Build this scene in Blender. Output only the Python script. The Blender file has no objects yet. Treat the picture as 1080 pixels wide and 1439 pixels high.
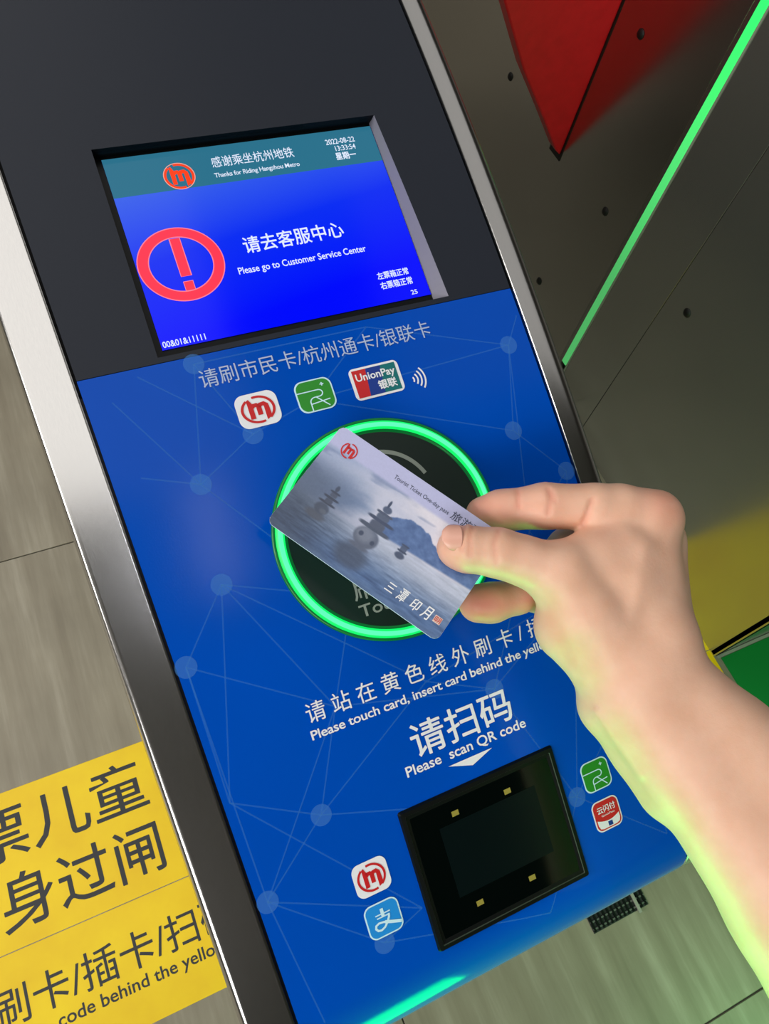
import bpy, math, random
import numpy as np
from mathutils import Vector, Matrix
S = bpy.context.scene
COL = S.collection
# ---------------------------------------------------------------- camera
H = 1.35                      # eye height of the phone, metres
RC = Matrix(((0.90575056, 0.27710337, -0.32067062),
             (-0.3929026, 0.8326769, -0.39022651),
             (0.15888193, 0.4794402, 0.8630722)))
cam = bpy.data.cameras.new('camera')
cam.sensor_fit = 'HORIZONTAL'; cam.sensor_width = 36.0; cam.lens = 36.0 * 1081 / 1080
cam.clip_start = 0.01; cam.clip_end = 60
co = bpy.data.objects.new('camera', cam); COL.objects.link(co)
co.matrix_world = Matrix.Translation((0, 0, H)) @ RC.to_4x4()
S.camera = co
# ---------------------------------------------------------------- light
w = bpy.data.worlds.new('world'); S.world = w; w.use_nodes = True
w.node_tree.nodes['Background'].inputs[0].default_value = (0.80, 0.88, 1.0, 1)
w.node_tree.nodes['Background'].inputs[1].default_value = 0.30
def area(name, loc, size, power, color, target=None, sizey=None):
    l = bpy.data.lights.new(name, 'AREA'); l.energy = power; l.color = color
    l.shape = 'RECTANGLE'; l.size = size; l.size_y = sizey or size
    o = bpy.data.objects.new(name, l); COL.objects.link(o); o.location = loc
    d = Vector(target or (loc[0], loc[1], 0)) - Vector(loc)
    o.rotation_euler = d.to_track_quat('-Z', 'Y').to_euler()
    return o
area('overhead_light', (-1.05, 1.75, 3.30), 3.1, 47, (1.0, 0.965, 0.93), None, 4.0)          # broad luminous ceiling over the gates
area('overhead_light', (-3.9, 0.4, 3.30), 1.6, 165, (1.0, 0.96, 0.92), (0, 0.2, 0.6), 3.0)  # added fill from the left, lifts all the matte surfaces
area('overhead_light', (-2.0, -2.4, 3.30), 2.4, 125, (1.0, 0.97, 0.94), (0.6, 0.3, 0.7), 2.0)  # added fill from behind the viewer, for the flap and hand
area('overhead_light', (1.9, 1.4, 3.30), 1.7, 7, (1.0, 0.97, 0.94), None, 3.2)  # added dim panel, brightens what the right trim reflects
area('ceiling_tube', (0.29, -0.50, 3.28), 0.04, 1.5, (0.93, 0.93, 1.0), None, 0.5)
area('green_gate_light', (0.05, -0.13, 0.90), 0.12, 0.35, (0.0, 1.0, 0.10), (0.08, -0.05, 0.96), 0.05)
area('green_side_light', (-0.14, -0.55, 0.66), 0.30, 2.1, (0.12, 1.0, 0.20), (0.36, -0.10, 1.06), 0.22)
area('green_floor_light', (0.95, -0.75, 0.55), 0.30, 2.4, (0.22, 1.0, 0.30), (0.62, -0.35, 0.0), 0.3)
S.view_settings.view_transform = 'Standard'
S.view_settings.look = 'None'
S.view_settings.gamma = 1.0
S.view_settings.use_curve_mapping = False
S.view_settings.exposure = 0.2
# ---------------------------------------------------------------- materials
def rgb(r, g, b):
    f = lambda c: (c / 255 / 12.92) if c / 255 <= 0.04045 else ((c / 255 + 0.055) / 1.055) ** 2.4
    return (f(r), f(g), f(b), 1)
def mat(name, col, rough=0.5, metal=0.0, emit=None, estr=0.0, spec=0.5, coat=0.0, alpha=1.0):
    m = bpy.data.materials.new(name); m.use_nodes = True
    p = m.node_tree.nodes['Principled BSDF']
    p.inputs['Base Color'].default_value = col
    p.inputs['Roughness'].default_value = rough
    p.inputs['Metallic'].default_value = metal
    p.inputs['Specular IOR Level'].default_value = spec
    p.inputs['Coat Weight'].default_value = coat
    p.inputs['Alpha'].default_value = alpha
    if emit:
        p.inputs['Emission Color'].default_value = emit
        p.inputs['Emission Strength'].default_value = estr
    return m
def nd(m, t): return m.node_tree.nodes.new(t)
def lk(m, a, b): m.node_tree.links.new(a, b)
def P(m): return m.node_tree.nodes['Principled BSDF']
def noise(m, scale, vec=(1, 1, 1), detail=4, rough=0.55, coord='Object', rot=(0, 0, 0)):
    tc = nd(m, 'ShaderNodeTexCoord'); mp = nd(m, 'ShaderNodeMapping'); n = nd(m, 'ShaderNodeTexNoise')
    mp.inputs['Scale'].default_value = vec; mp.inputs['Rotation'].default_value = rot
    n.inputs['Scale'].default_value = scale; n.inputs['Detail'].default_value = detail
    n.inputs['Roughness'].default_value = rough
    lk(m, tc.outputs[coord], mp.inputs[0]); lk(m, mp.outputs[0], n.inputs['Vector'])
    return n.outputs['Fac']
def ramp(m, fac, stops):
    r = nd(m, 'ShaderNodeValToRGB'); e = r.color_ramp.elements
    while len(e) < len(stops): e.new(0.5)
    for k, (p, c) in enumerate(stops): e[k].position = p; e[k].color = c
    lk(m, fac, r.inputs[0]); return r.outputs[0]
def bump(m, fac, strength, dist):
    b = nd(m, 'ShaderNodeBump'); b.inputs['Strength'].default_value = strength; b.inputs['Distance'].default_value = dist
    lk(m, fac, b.inputs['Height']); lk(m, b.outputs[0], P(m).inputs['Normal'])
def varied(m, fac, a, b, lo=0.3, hi=0.7): lk(m, ramp(m, fac, [(lo, a), (hi, b)]), P(m).inputs['Base Color'])

M = {}
def steel(name, base, rough, vec):
    m = mat(name, (base, base * 0.985, base * 0.965, 1), rough, 1.0)
    f = noise(m, 60, vec, 5, 0.7)
    varied(m, f, (base * .95, base * .94, base * .93, 1), (base * 1.04, base * 1.03, base * 1.01, 1))
    lk(m, ramp(m, f, [(.3, (rough - .02,) * 3 + (1,)), (.7, (rough + .02,) * 3 + (1,))]), P(m).inputs['Roughness'])
    bump(m, f, 0.05, 0.0002)
    return m
M['steel_trim'] = steel('brushed_steel_trim', 0.58, 0.19, (60, 3.0, 10))
M['steel_body'] = steel('brushed_steel_body', 0.42, 0.34, (4, 40, 1))
M['steel_wall'] = steel('brushed_steel_wall', 0.50, 0.22, (1, 30, 2))
P(M['steel_wall']).inputs['Metallic'].default_value = 0.90
M['steel_wall2'] = steel('brushed_steel_wall_dark', 0.50, 0.24, (1, 30, 2))
m = mat('dark_painted_metal', rgb(33, 38, 48), 0.45, 0.0, spec=0.25)
f = noise(m, 900, (1, 1, 1), 2); bump(m, f, 0.10, 0.0002); M['dark'] = m
m = mat('blue_vinyl', rgb(0, 80, 196), 0.15, 0.0, spec=0.12)
f = noise(m, 6, (1, 1, 1), 2); varied(m, f, rgb(0, 74, 182), rgb(0, 79, 192))
bump(m, noise(m, 1200, (1, 1, 1), 2), 0.10, 0.0002); M['blue'] = m
M['net'] = mat('pale_blue_line_print', rgb(72, 150, 235), 0.4, alpha=0.22, spec=.1)
M['netdot'] = mat('pale_blue_dot_print', rgb(80, 150, 235), 0.4, alpha=0.33, spec=.1)
M['white'] = mat('white_print', rgb(232, 236, 240), 0.45)
M['greywhite'] = mat('greyish_print', rgb(170, 190, 222), 0.45)
M['red'] = mat('red_print', rgb(196, 20, 24), 0.45)
M['grn'] = mat('green_print', rgb(36, 140, 34), 0.45)
M['upred'] = mat('card_logo_red', rgb(196, 30, 34), 0.45)
M['upblue'] = mat('card_logo_blue', rgb(10, 52, 140), 0.45)
M['upteal'] = mat('card_logo_teal', rgb(0, 110, 112), 0.45)
M['alib'] = mat('sky_blue_print', rgb(20, 140, 222), 0.45)
M['aliw'] = mat('pale_cyan_print', rgb(200, 238, 250), 0.45)
M['black'] = mat('black_plastic', rgb(9, 13, 12), 0.4, spec=.2)
M['blackglass'] = mat('black_glass', rgb(2, 7, 6), 0.10, spec=0.18)
M['sensor'] = mat('scanner_sensor_plate', rgb(5, 16, 17), 0.3, spec=.15)
M['chip'] = mat('yellow_led_chip', rgb(150, 140, 60), 0.4)
M['pad'] = mat('dark_reader_pad', rgb(18, 36, 31), 0.38)
M['padtext'] = mat('grey_pad_print', rgb(150, 158, 150), 0.5)
M['bezel'] = mat('green_tinted_bezel', rgb(0, 70, 22), 0.3, emit=(0, .16, .03, 1), estr=0.55)
M['ring'] = mat('green_light_ring', rgb(0, 60, 20), 0.4, emit=(0.004, 0.95, 0.14, 1), estr=1.0)
M['ringcore'] = mat('green_light_ring_core', rgb(0, 70, 30), 0.4, emit=(0.065, 0.85, 0.27, 1), estr=1.65)
M['gap'] = mat('black_gap', rgb(6, 6, 8), 0.6)
M['bevel'] = mat('bare_metal_bevel', rgb(118, 118, 130), 0.4, 0.0, spec=.2)
M['skin'] = None
m = mat('yellow_vinyl', rgb(246, 210, 0), 0.42)
f = noise(m, 9, (1, 1, 1), 4); varied(m, f, rgb(238, 196, 4), rgb(250, 216, 8)); bump(m, noise(m, 14), 0.2, 0.002); M['yellow'] = m
M['ink'] = mat('dark_grey_ink', rgb(44, 48, 52), 0.5)
M['greenfloor'] = mat('green_vinyl', rgb(0, 128, 52), 0.45)
M['greyedge'] = mat('pale_grey_edging', rgb(150, 150, 140), 0.5)
m = mat('red_plastic', rgb(205, 22, 28), 0.4)
varied(m, noise(m, 40), rgb(208, 16, 27), rgb(222, 22, 33)); M['flap'] = m
M['hole'] = mat('dark_bolt', rgb(12, 12, 12), 0.5)
M['led'] = None
M['greyedge2'] = mat('grey_rim_edge', rgb(60, 72, 62), 0.5)  # even grey-green line, lighter than the black scanner rim
M['rubber'] = mat('dark_rubber', rgb(40, 46, 44), 0.7)
# floor tile
m = mat('grey_stone_tile', rgb(140, 133, 115), 0.42)
f1 = noise(m, 1.0, (26, 2.2, 1), 5, 0.62, rot=(0, 0, math.radians(-6)))
f2 = noise(m, 3.2, (1, 1, 1), 4, 0.6)
c1 = ramp(m, f1, [(0.30, rgb(128, 120, 102)), (0.52, rgb(146, 139, 121)), (0.72, rgb(168, 162, 145))])
c2 = ramp(m, f2, [(0.3, (0.80, 0.80, 0.80, 1)), (0.7, (1.08, 1.08, 1.08, 1))])
mx = nd(m, 'ShaderNodeMix'); mx.data_type = 'RGBA'; mx.blend_type = 'MULTIPLY'; mx.inputs[0].default_value = 1
lk(m, c1, mx.inputs[6]); lk(m, c2, mx.inputs[7]); lk(m, mx.outputs[2], P(m).inputs['Base Color'])
bump(m, f1, 0.15, 0.001); M['tile'] = m
M['grout'] = mat('dark_grout', rgb(70, 68, 60), 0.8)
# ---------------------------------------------------------------- helpers
def new(name, verts, faces, m, parent=None, smooth=False, label=None):
    me = bpy.data.meshes.new(name)
    me.from_pydata([tuple(v) for v in verts], [], [tuple(f) for f in faces]); me.update()
    if smooth:
        me.polygons.foreach_set('use_smooth', [True] * len(me.polygons))
    if m: me.materials.append(m)
    o = bpy.data.objects.new(name, me); COL.objects.link(o)
    if parent:
        o.parent = parent; o.matrix_parent_inverse = parent.matrix_world.inverted()
    if label: o['label'] = label
    return o
def empty(name, loc, label, cat, group=None, kind=None):
    o = bpy.data.objects.new(name, None); COL.objects.link(o); o.location = loc; o.empty_display_size = .02
    o.matrix_world = Matrix.Translation(loc)
    if label: o['label'] = label
    if cat: o['category'] = cat
    if group: o['group'] = group
    if kind: o['kind'] = kind
    return o
def tag(o, label, cat):
    o['label'] = label; o['category'] = cat; return o
def sharp(o, ang=35):
    for p in o.data.polygons: p.use_smooth = True
    o.data.set_sharp_from_angle(angle=math.radians(ang)); return o
class MB:
    def __init__(s): s.v = []; s.f = []
    def add(s, vs, fs):
        b = len(s.v); s.v += [tuple(v) for v in vs]; s.f += [tuple(b + i for i in f) for f in fs]
    def box(s, x0, x1, y0, y1, z0, z1):
        s.add([(x0, y0, z0), (x1, y0, z0), (x1, y1, z0), (x0, y1, z0), (x0, y0, z1), (x1, y0, z1), (x1, y1, z1), (x0, y1, z1)],
              [(3, 2, 1, 0), (4, 5, 6, 7), (0, 1, 5, 4), (1, 2, 6, 5), (2, 3, 7, 6), (3, 0, 4, 7)])
    def grid(s, fn, us, vs):
        n = len(us)
        s.add([fn(u, v) for v in vs for u in us],
              [(j * n + i, j * n + i + 1, (j + 1) * n + i + 1, (j + 1) * n + i) for j in range(len(vs) - 1) for i in range(n - 1)])
    def build(s, name, m, parent=None, smooth=False, label=None):
        return new(name, s.v, s.f, m, parent, smooth, label)
def bevel_box(name, x0, x1, y0, y1, z0, z1, r, m, parent=None, seg=2, label=None):
    b = MB(); b.box(x0, x1, y0, y1, z0, z1); o = b.build(name, m, parent, label=label)
    md = o.modifiers.new('bevel', 'BEVEL'); md.width = r; md.segments = seg
    return sharp(o, 40)
def lin(a, b, n): return [a + (b - a) * i / (n - 1) for i in range(n)]
# ---- curved top surface of the ticket gate: units of K metres, s = arc length up the slope
K = 0.22
C0, C1, C2 = -0.05789081, 0.46893235, -1.69177594
tab = []
def quad(y): return C0 * y * y + C1 * y + C2
y0 = -0.182; a0 = math.atan(2 * C0 * y0 + C1); r = 0.16
cy, cz = y0 + r * math.sin(a0), quad(y0) - r * math.cos(a0)
for k in range(24, 0, -1):
    a = a0 + (math.radians(172) - a0) * k / 24
    tab.append((cy - r * math.sin(a), cz + r * math.cos(a), a))
for y in lin(y0, 2.0, 150): tab.append((y, quad(y), math.atan(2 * C0 * y + C1)))
yy, zz = 2.0, quad(2.0); aa = tab[-1][2]
for k in range(1, 31):
    a = aa * (1 - k / 30); yy += 0.03 * math.cos(a); zz += 0.03 * math.sin(a); tab.append((yy, zz, a))
tab.append((7.6, zz, 0.0))
T = np.array(tab); Sarr = np.r_[0, np.cumsum(np.hypot(np.diff(T[:, 0]), np.diff(T[:, 1])))]
i0 = np.searchsorted(T[24:175, 0], 0) + 24
Sarr -= np.interp(0, T[24:175, 0], Sarr[24:175])
def surf(X, s, h=0.0):
    y = float(np.interp(s, Sarr, T[:, 0])); z = float(np.interp(s, Sarr, T[:, 1])); a = float(np.interp(s, Sarr, T[:, 2]))
    return (X * K, K * y - h * math.sin(a), H + K * z + h * math.cos(a))
def xl(s): return 0.045 - 0.033 * max(-.3, min(s, 1.7))
SMIN, SMAX = float(Sarr[0]), float(Sarr[-1])
def ribbon(pts, w_, closed=False):
    """flat stroke of width w_ along 2-D points -> (verts2d, faces)"""
    n = len(pts); V = []; F = []
    for i in range(n):
        if closed: a = pts[i - 1]; b = pts[(i + 1) % n]
        else: a = pts[max(i - 1, 0)]; b = pts[min(i + 1, n - 1)]
        dx, dy = b[0] - a[0], b[1] - a[1]; L = math.hypot(dx, dy) or 1
        nx, ny = -dy / L, dx / L; k = 1.0
        if 0 < i < n - 1 or closed:
            e = (pts[i][0] - a[0], pts[i][1] - a[1]); Le = math.hypot(*e) or 1
            k = min(1.8, 1 / max(.4, (e[0] * dx + e[1] * dy) / (Le * L)))
        V += [(pts[i][0] + nx * w_ / 2 * k, pts[i][1] + ny * w_ / 2 * k), (pts[i][0] - nx * w_ / 2 * k, pts[i][1] - ny * w_ / 2 * k)]
    for i in range(n if closed else n - 1):
        j = (i + 1) % n; F.append((2 * i, 2 * i + 1, 2 * j + 1, 2 * j))
    return V, F
def rrect(x0, x1, y0, y1, r, n=7):
    out = []
    for cx_, cy_, a in ((x1 - r, y1 - r, 0), (x0 + r, y1 - r, 90), (x0 + r, y0 + r, 180), (x1 - r, y0 + r, 270)):
        for k in range(n + 1):
            t = math.radians(a + 90 * k / n); out.append((cx_ + r * math.cos(t), cy_ + r * math.sin(t)))
    return out
def arc(cx_, cy_, r, a0, a1, n=28, ry=None):
    return [(cx_ + r * math.cos(math.radians(a0 + (a1 - a0) * k / (n - 1))), cy_ + (ry or r) * math.sin(math.radians(a0 + (a1 - a0) * k / (n - 1)))) for k in range(n)]
def flat(name, shapes, mp, h, m, parent, label=None):
    """shapes: list of (verts2d, faces) laid on a surface by mp(x, y, h)"""
    b = MB()
    for V, F in shapes: b.add([mp(x, y, h) for x, y in V], F)
    return b.build(name, m, parent, label=label)
def poly(pts): return (pts, [tuple(range(len(pts)))])
def text2d(body, bold=0.0, space=1.0, shear=0.0):
    c = bpy.data.curves.new('lettering', 'FONT'); c.body = body; c.size = 1; c.offset = bold
    c.resolution_u = 3; c.space_character = space; c.shear = shear
    o = bpy.data.objects.new('lettering', c); COL.objects.link(o)
    bpy.context.view_layer.update()
    me = bpy.data.meshes.new_from_object(o.evaluated_get(bpy.context.evaluated_depsgraph_get()))
    V = [(v.co.x, v.co.y) for v in me.vertices]; F = [tuple(p.vertices) for p in me.polygons]
    bpy.data.objects.remove(o); bpy.data.curves.remove(c); bpy.data.meshes.remove(me)
    return V, F
def text(name, body, box, mp, h, m, parent, bold=0.0, space=1.0, shear=0.0, label=None):
    cjk = any(ord(ch) > 0x2000 for ch in body)
    V, F = text2d(body, 0 if cjk else bold, space, shear)
    xs = [v[0] for v in V]; ys = [v[1] for v in V]
    x0, x1, y0_, y1_ = box
    ax, bx_, ay, by = min(xs), max(xs), min(ys), max(ys)
    if y1_ is None: y1_ = y0_ + (by - ay) * (x1 - x0) / (bx_ - ax)
    V = [(x0 + (x - ax) / (bx_ - ax) * (x1 - x0), y0_ + (y - ay) / (by - ay) * (y1_ - y0_)) for x, y in V]
    if not (cjk and bold): return flat(name, [(V, F)], mp, h, m, parent, label)
    b = MB(); bd = bold * (x1 - x0) / (bx_ - ax)
    for k, (dx, dy) in enumerate(((-1, 0), (1, 0), (0, 1), (0, -1), (-.7, .7), (.7, -.7))): b.add([mp(x + bd * dx, y + bd * dy, h + .000008 * k) for x, y in V], F)
    return b.build(name, m, parent, label=label)
# ---------------------------------------------------------------- floor
fl = empty('floor', (0, 0, 0), None, None, kind='structure')
b = MB(); b.box(-6, 7, -6, 8, -0.05, -0.003); b.build('grout_bed', M['grout'], fl)
TS = 0.5675; g = 0.0011
base = None
for i in range(-6, 9):
    for j in range(-6, 11):
        x0 = 0.183 + i * TS; yb = -0.397 + j * TS
        if base is None:
            base = bevel_box('tile', g, TS - g, g, TS - g, -0.006, 0, 0.0008, M['tile'], fl, 1); t = base
        else:
            t = base.copy(); COL.objects.link(t); t.parent = fl
        t.location = (x0, yb, 0)
m = mat('hall_wall_paint', rgb(190, 186, 180), 0.7); varied(m, noise(m, 3), rgb(184, 180, 174), rgb(198, 194, 188)); M['hall'] = m
m = mat('hall_ceiling_paint', rgb(105, 103, 100), 0.8); varied(m, noise(m, 3), rgb(98, 96, 93), rgb(112, 110, 107)); M['ceil'] = m
for nm, bx in (('wall_back', (-6.2, 7.2, -6.2, -6, 0, 3.4)), ('wall_front', (-6.2, 7.2, 8, 8.2, 0, 3.4)), ('wall_left', (-6.2, -6, -6, 8, 0, 3.4)), ('wall_right', (7, 7.2, -6, 8, 0, 3.4)), ('ceiling', (-6.2, 7.2, -6.2, 8.2, 3.4, 3.5))):
    b = MB(); b.box(*bx); o = b.build(nm, M['ceil'] if nm == 'ceiling' else M['hall']); o['kind'] = 'structure'
# ---------------------------------------------------------------- floor stickers
def fmap(x, y, h): return (x, y, h)
HS = 0.0006
def slab(name, x0, x1, y0, y1, z0, z1, m, parent=None, r=.0002):
    return bevel_box(name, x0, x1, y0, y1, z0, z1, r, m, parent, 1)
st = empty('floor_sticker', (-0.2, 0.23, 0), 'yellow floor sticker with large dark Chinese characters, farther strip beside the ticket gate', 'sticker')
slab('vinyl_sheet', -0.95, 1.0, 0.1158, 0.340, 0.0001, HS, M['yellow'], st)
text('lettering', '票儿童', (-0.3365, -0.0740, 0.2385, 0.3185), fmap, HS + .0002, M['ink'], st, bold=.006)
text('lettering', '身过闸', (-0.3100, -0.0745, 0.1385, 0.2165), fmap, HS + .0002, M['ink'], st, bold=.006)
st2 = empty('floor_sticker', (-0.2, 0.03, 0), 'yellow floor sticker with dark Chinese and English lines, nearer strip beside the ticket gate', 'sticker')
slab('vinyl_sheet', -0.95, 1.0, -0.0495, 0.1145, 0.0001, HS, M['yellow'], st2)
text('lettering', '刷卡/插卡/扫码', (-0.3450, -0.0020, 0.0235, 0.0735), fmap, HS + .0002, M['ink'], st2, bold=.004)
text('lettering', 'code behind the yellow line', (-0.2665, 0.0200, -0.0085, 0.0145), fmap, HS + .0002, M['ink'], st2, bold=.012)
gs = empty('floor_sticker', (1.4, -0.1, 0), 'green floor sticker on the tiles beside the forearm, in front of the far steel gate', 'sticker')
slab('vinyl_sheet', 1.013, 2.2, -0.45, 0.092, 0.0001, 0.0022, M['greenfloor'], gs)
slab('edge_strip', 1.006, 2.2, 0.093, 0.099, 0.0001, 0.004, M['greyedge'], gs)
# small grating let into the floor
gr = empty('floor_grate', (0.57, -0.16, 0), 'small dark floor grate peeking out below the blue gate panel', 'grate')
slab('frame', 0.518, 0.628, -0.2165, -0.10, 0.0001, 0.0012, M['rubber'], gr)
bar = None
for k in range(13):
    x0 = 0.5195 + k * 0.0085
    if bar is None:
        b = MB(); b.box(0, .0035, -.2150, -.101, .0012, .0038); bar = b.build('slat', M['black'], gr); o = bar
    else: o = bar.copy(); COL.objects.link(o); o.parent = gr
    o.location = Vector((x0, 0, 0)) + (bar.location if k == 0 else Vector((0, 0, 0)))
    o.matrix_parent_inverse = gr.matrix_world.inverted()
bar = None
for k in range(11):
    if bar is None:
        b = MB(); b.box(.519, .627, 0, .0025, .0012, .0030); bar = b.build('crossbar', M['steel_body'], gr); o = bar
    else: o = bar.copy(); COL.objects.link(o); o.parent = gr
    o.location = (0, -.2120 + k * .0105, 0); o.matrix_parent_inverse = gr.matrix_world.inverted()
b = MB(); b.box(.604, .609, -.2210, -.17, .004, .007); b.build('pale_strip', M['greyedge'], gr)
# ---------------------------------------------------------------- our ticket gate
gate = empty('ticket_gate', (0.11, 0.6, 0), 'steel ticket gate with blue card panel, screen and green light ring under the card', 'ticket gate')
b = MB()
ss = [s for s in lin(-0.19, 2.6, 40)]
prof = [surf(0, s, -0.055 * K)[1:] for s in ss]
prof = [(prof[0][0], 0.02)] + prof + [(1.65, prof[-1][1]), (1.65, 0.02)]
xa, xb = -0.045 * K, 1.062 * K
n = len(prof)
b.add([(xa, y, z) for y, z in prof] + [(xb, y, z) for y, z in prof],
      [tuple(range(n)), tuple(range(2 * n - 1, n - 1, -1))] + [(i, n + i, n + (i + 1) % n, (i + 1) % n) for i in range(n)])
b.build('cabinet_body', M['steel_body'], gate)
b = MB(); b.box(xa + .01, xb - .01, prof[0][0] + .01, 1.64, 0.0, 0.02); b.build('plinth', M['black'], gate)
def sweep(name, section, edge, m, s0=SMIN, s1=SMAX):
    sv = [s for s in Sarr if s0 <= s <= s1]; b = MB()
    b.grid(lambda k, s: surf(edge(s) + section[int(k)][0], s, section[int(k)][1] * K), list(range(len(section))), sv)
    return sharp(b.build(name, m, gate, True), 50)
SR = [(0.004, -0.03), (0.005, -0.004), (0.008, 0.000), (0.010, 0.000), (0.03, .001), (.045, 0.0), (.056, -.002), (.066, -.008), (.074, -.018), (.079, -.031), (.081, -.046), (.081, -.08)]
SL = [(-.100, -.07), (-.100, -.022), (-.098, -.010), (-.094, -.002), (-.090, .0005), (-.086, .001), (-.084, .001), (-.011, .001), (-.009, .001), (-.006, 0.0), (-.005, -.004), (-.004, -.03)]
sweep('right_trim', SR, lambda s: 1.0, M['steel_trim'])
sweep('left_trim', SL, xl, M['steel_trim'])
# dark gap bed beneath the plates
b = MB(); sv = [s for s in Sarr if s <= 1.62] + [1.63]
b = MB(); b.grid(lambda k, s: surf(xl(s) - .006 if k == 0 else 1.006, s, -.0068 if s > 1.1 and s < 1.63 else -.003), [0, 1], list(Sarr)); b.build('plate_bed', M['gap'], gate)
SP = 1.1185            # border between blue and dark plate
def plate(name, m, s0, s1, x0f, x1f, h=0.0, nx=10):
    sv = sorted(set([s0, s1] + [float(s) for s in Sarr if s0 < s < s1])); b = MB()
    b.grid(lambda u, s: surf(x0f(s) + (x1f(s) - x0f(s)) * u, s, h), lin(0, 1, nx), sv)
    # short skirts so the plate has an edge
    for f in (x0f, x1f):
        b.grid(lambda u, s, f=f: surf(f(s), s, h - .003 * u), [0, 1], sv)
    for s_ in (s0, s1):
        b.grid(lambda u, v, s_=s_: surf(x0f(s_) + (x1f(s_) - x0f(s_)) * u, s_, h - .003 * v), lin(0, 1, nx), [0, 1])
    return b
one = lambda s: 0.9985
blue = plate('blue', M['blue'], SMIN, SP - .0015, xl, one).build('blue_panel', M['blue'], gate, label='glossy blue panel printed with payment logos and white lettering')
sharp(blue, 30)
HL, HT, HB = 0.170, 1.603, 1.130
hr = lambda s: 0.8180 + (1.603 - s) / .473 * 0.020
b = plate('', None, SP, HB, xl, one)
for q in (plate('', None, HT, 2.9, xl, one), plate('', None, HB, HT, xl, lambda s: HL, nx=3), plate('', None, HB, HT, hr, one, nx=3)): b.add(q.v, q.f)
dark = b.build('dark_panel', M['dark'], gate, label='dark charcoal upper panel around the screen')
sharp(dark, 30)
# ---- screen
DS = -.0060
scr = empty('x', (0, 0, 0), None, None)
bpy.data.objects.remove(scr)
sX0, sX1, sS0, sS1 = 0.1865, 0.8115, 1.153, 1.5955
def smap(x, y, h): return surf(x, y, DS + h)
m = mat('screen_picture_and_haze', rgb(0, 0, 0), 0.12, spec=0.15)
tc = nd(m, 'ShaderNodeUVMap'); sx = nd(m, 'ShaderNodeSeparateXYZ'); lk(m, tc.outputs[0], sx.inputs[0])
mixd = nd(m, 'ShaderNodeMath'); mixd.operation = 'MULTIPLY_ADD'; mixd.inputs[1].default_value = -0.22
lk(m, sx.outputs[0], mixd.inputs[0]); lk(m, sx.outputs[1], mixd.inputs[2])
c = ramp(m, mixd.outputs[0], [(0.0, rgb(0, 10, 250)), (0.42, rgb(10, 45, 240)), (0.75, rgb(52, 92, 232)), (1.0, rgb(70, 120, 228))])  # paler upper stops paint a reflected haze into the emission
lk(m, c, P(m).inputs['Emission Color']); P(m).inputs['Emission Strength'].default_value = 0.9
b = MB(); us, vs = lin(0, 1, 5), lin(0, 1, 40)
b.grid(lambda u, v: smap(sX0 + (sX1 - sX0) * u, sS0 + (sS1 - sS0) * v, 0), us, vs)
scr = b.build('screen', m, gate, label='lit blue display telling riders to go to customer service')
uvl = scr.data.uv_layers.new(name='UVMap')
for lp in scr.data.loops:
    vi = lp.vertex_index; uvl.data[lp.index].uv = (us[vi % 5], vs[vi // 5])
E = lambda nm, r_, g_, b_, st_=1.0: mat(nm, rgb(0, 0, 0), 0.15, emit=rgb(r_, g_, b_), estr=st_ * .9, spec=.1)
M['e_white'] = E('screen_white', 226, 236, 255); M['e_teal'] = E('screen_teal', 44, 112, 138); M['e_red'] = E('screen_red', 255, 58, 82)
M['e_pink'] = E('screen_pink_outline', 255, 130, 150); M['e_orange'] = E('screen_orange', 255, 66, 24); M['e_peach'] = E('screen_peach', 255, 170, 150)
b = MB(); b.grid(lambda u, v: smap(u, v, .0001), [sX0, sX1], lin(1.5025, sS1, 8)); b.build('header_band', M['e_teal'], scr)
T_ = lambda body, box, bold=0, sp=1.0, mm='e_white': text('screen_text', body, box, smap, .0003, M[mm], scr, bold, sp)
T_('感谢乘坐杭州地铁', (0.413, 0.604, 1.5415, 1.568), .004)
T_('Thanks for Riding Hangzhou Metro', (0.410, 0.609, 1.514, 1.5285), .012, 0.95)
T_('2022-08-22', (0.688, 0.761, 1.560, 1.574), .012)
T_('13:33:54', (0.706, 0.757, 1.5415, 1.555), .012)
T_('星期一', (0.701, 0.751, 1.5185, 1.537), .03)
T_('请去客服中心', (0.421, 0.655, 1.329, 1.368), .012)
T_('Please go to Customer Service Center', (0.392, 0.693, 1.2795, 1.3005), .012)
T_('左票箱正常', (0.697, 0.775, 1.2115, 1.2285), .02)
T_('右票箱正常', (0.697, 0.777, 1.1870, 1.2045), .02)
T_('25', (0.764, 0.780, 1.161, 1.172), .01)
T_('00&01&11111', (0.190, 0.280, 1.157, 1.171), .012)
cx_, cs_ = 0.2795, 1.3315
for (r0, wd, mm, h) in ((.0790, .0215, 'e_red', .0002), (.0905, .0022, 'e_pink', .0003), (.0675, .0022, 'e_pink', .0003)):
    flat('warning_circle', [ribbon(arc(cx_, cs_, r0, 0, 360, 65, r0 * .925)[:-1], wd, True)], smap, h, M[mm], scr)
for k, (x0, x1, a_, b_) in enumerate(((.2705, .2925, 1.303, 1.391), (.2715, .2915, 1.270, 1.291))):
    flat('exclamation_mark', [poly([(x0, a_), (x1, a_), (x1, b_), (x0, b_)])], smap, .0002, M['e_red'], scr)
    flat('exclamation_mark', [ribbon([(x0, a_), (x1, a_), (x1, b_), (x0, b_)], .0014, True)], smap, .0003, M['e_pink'], scr)
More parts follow.
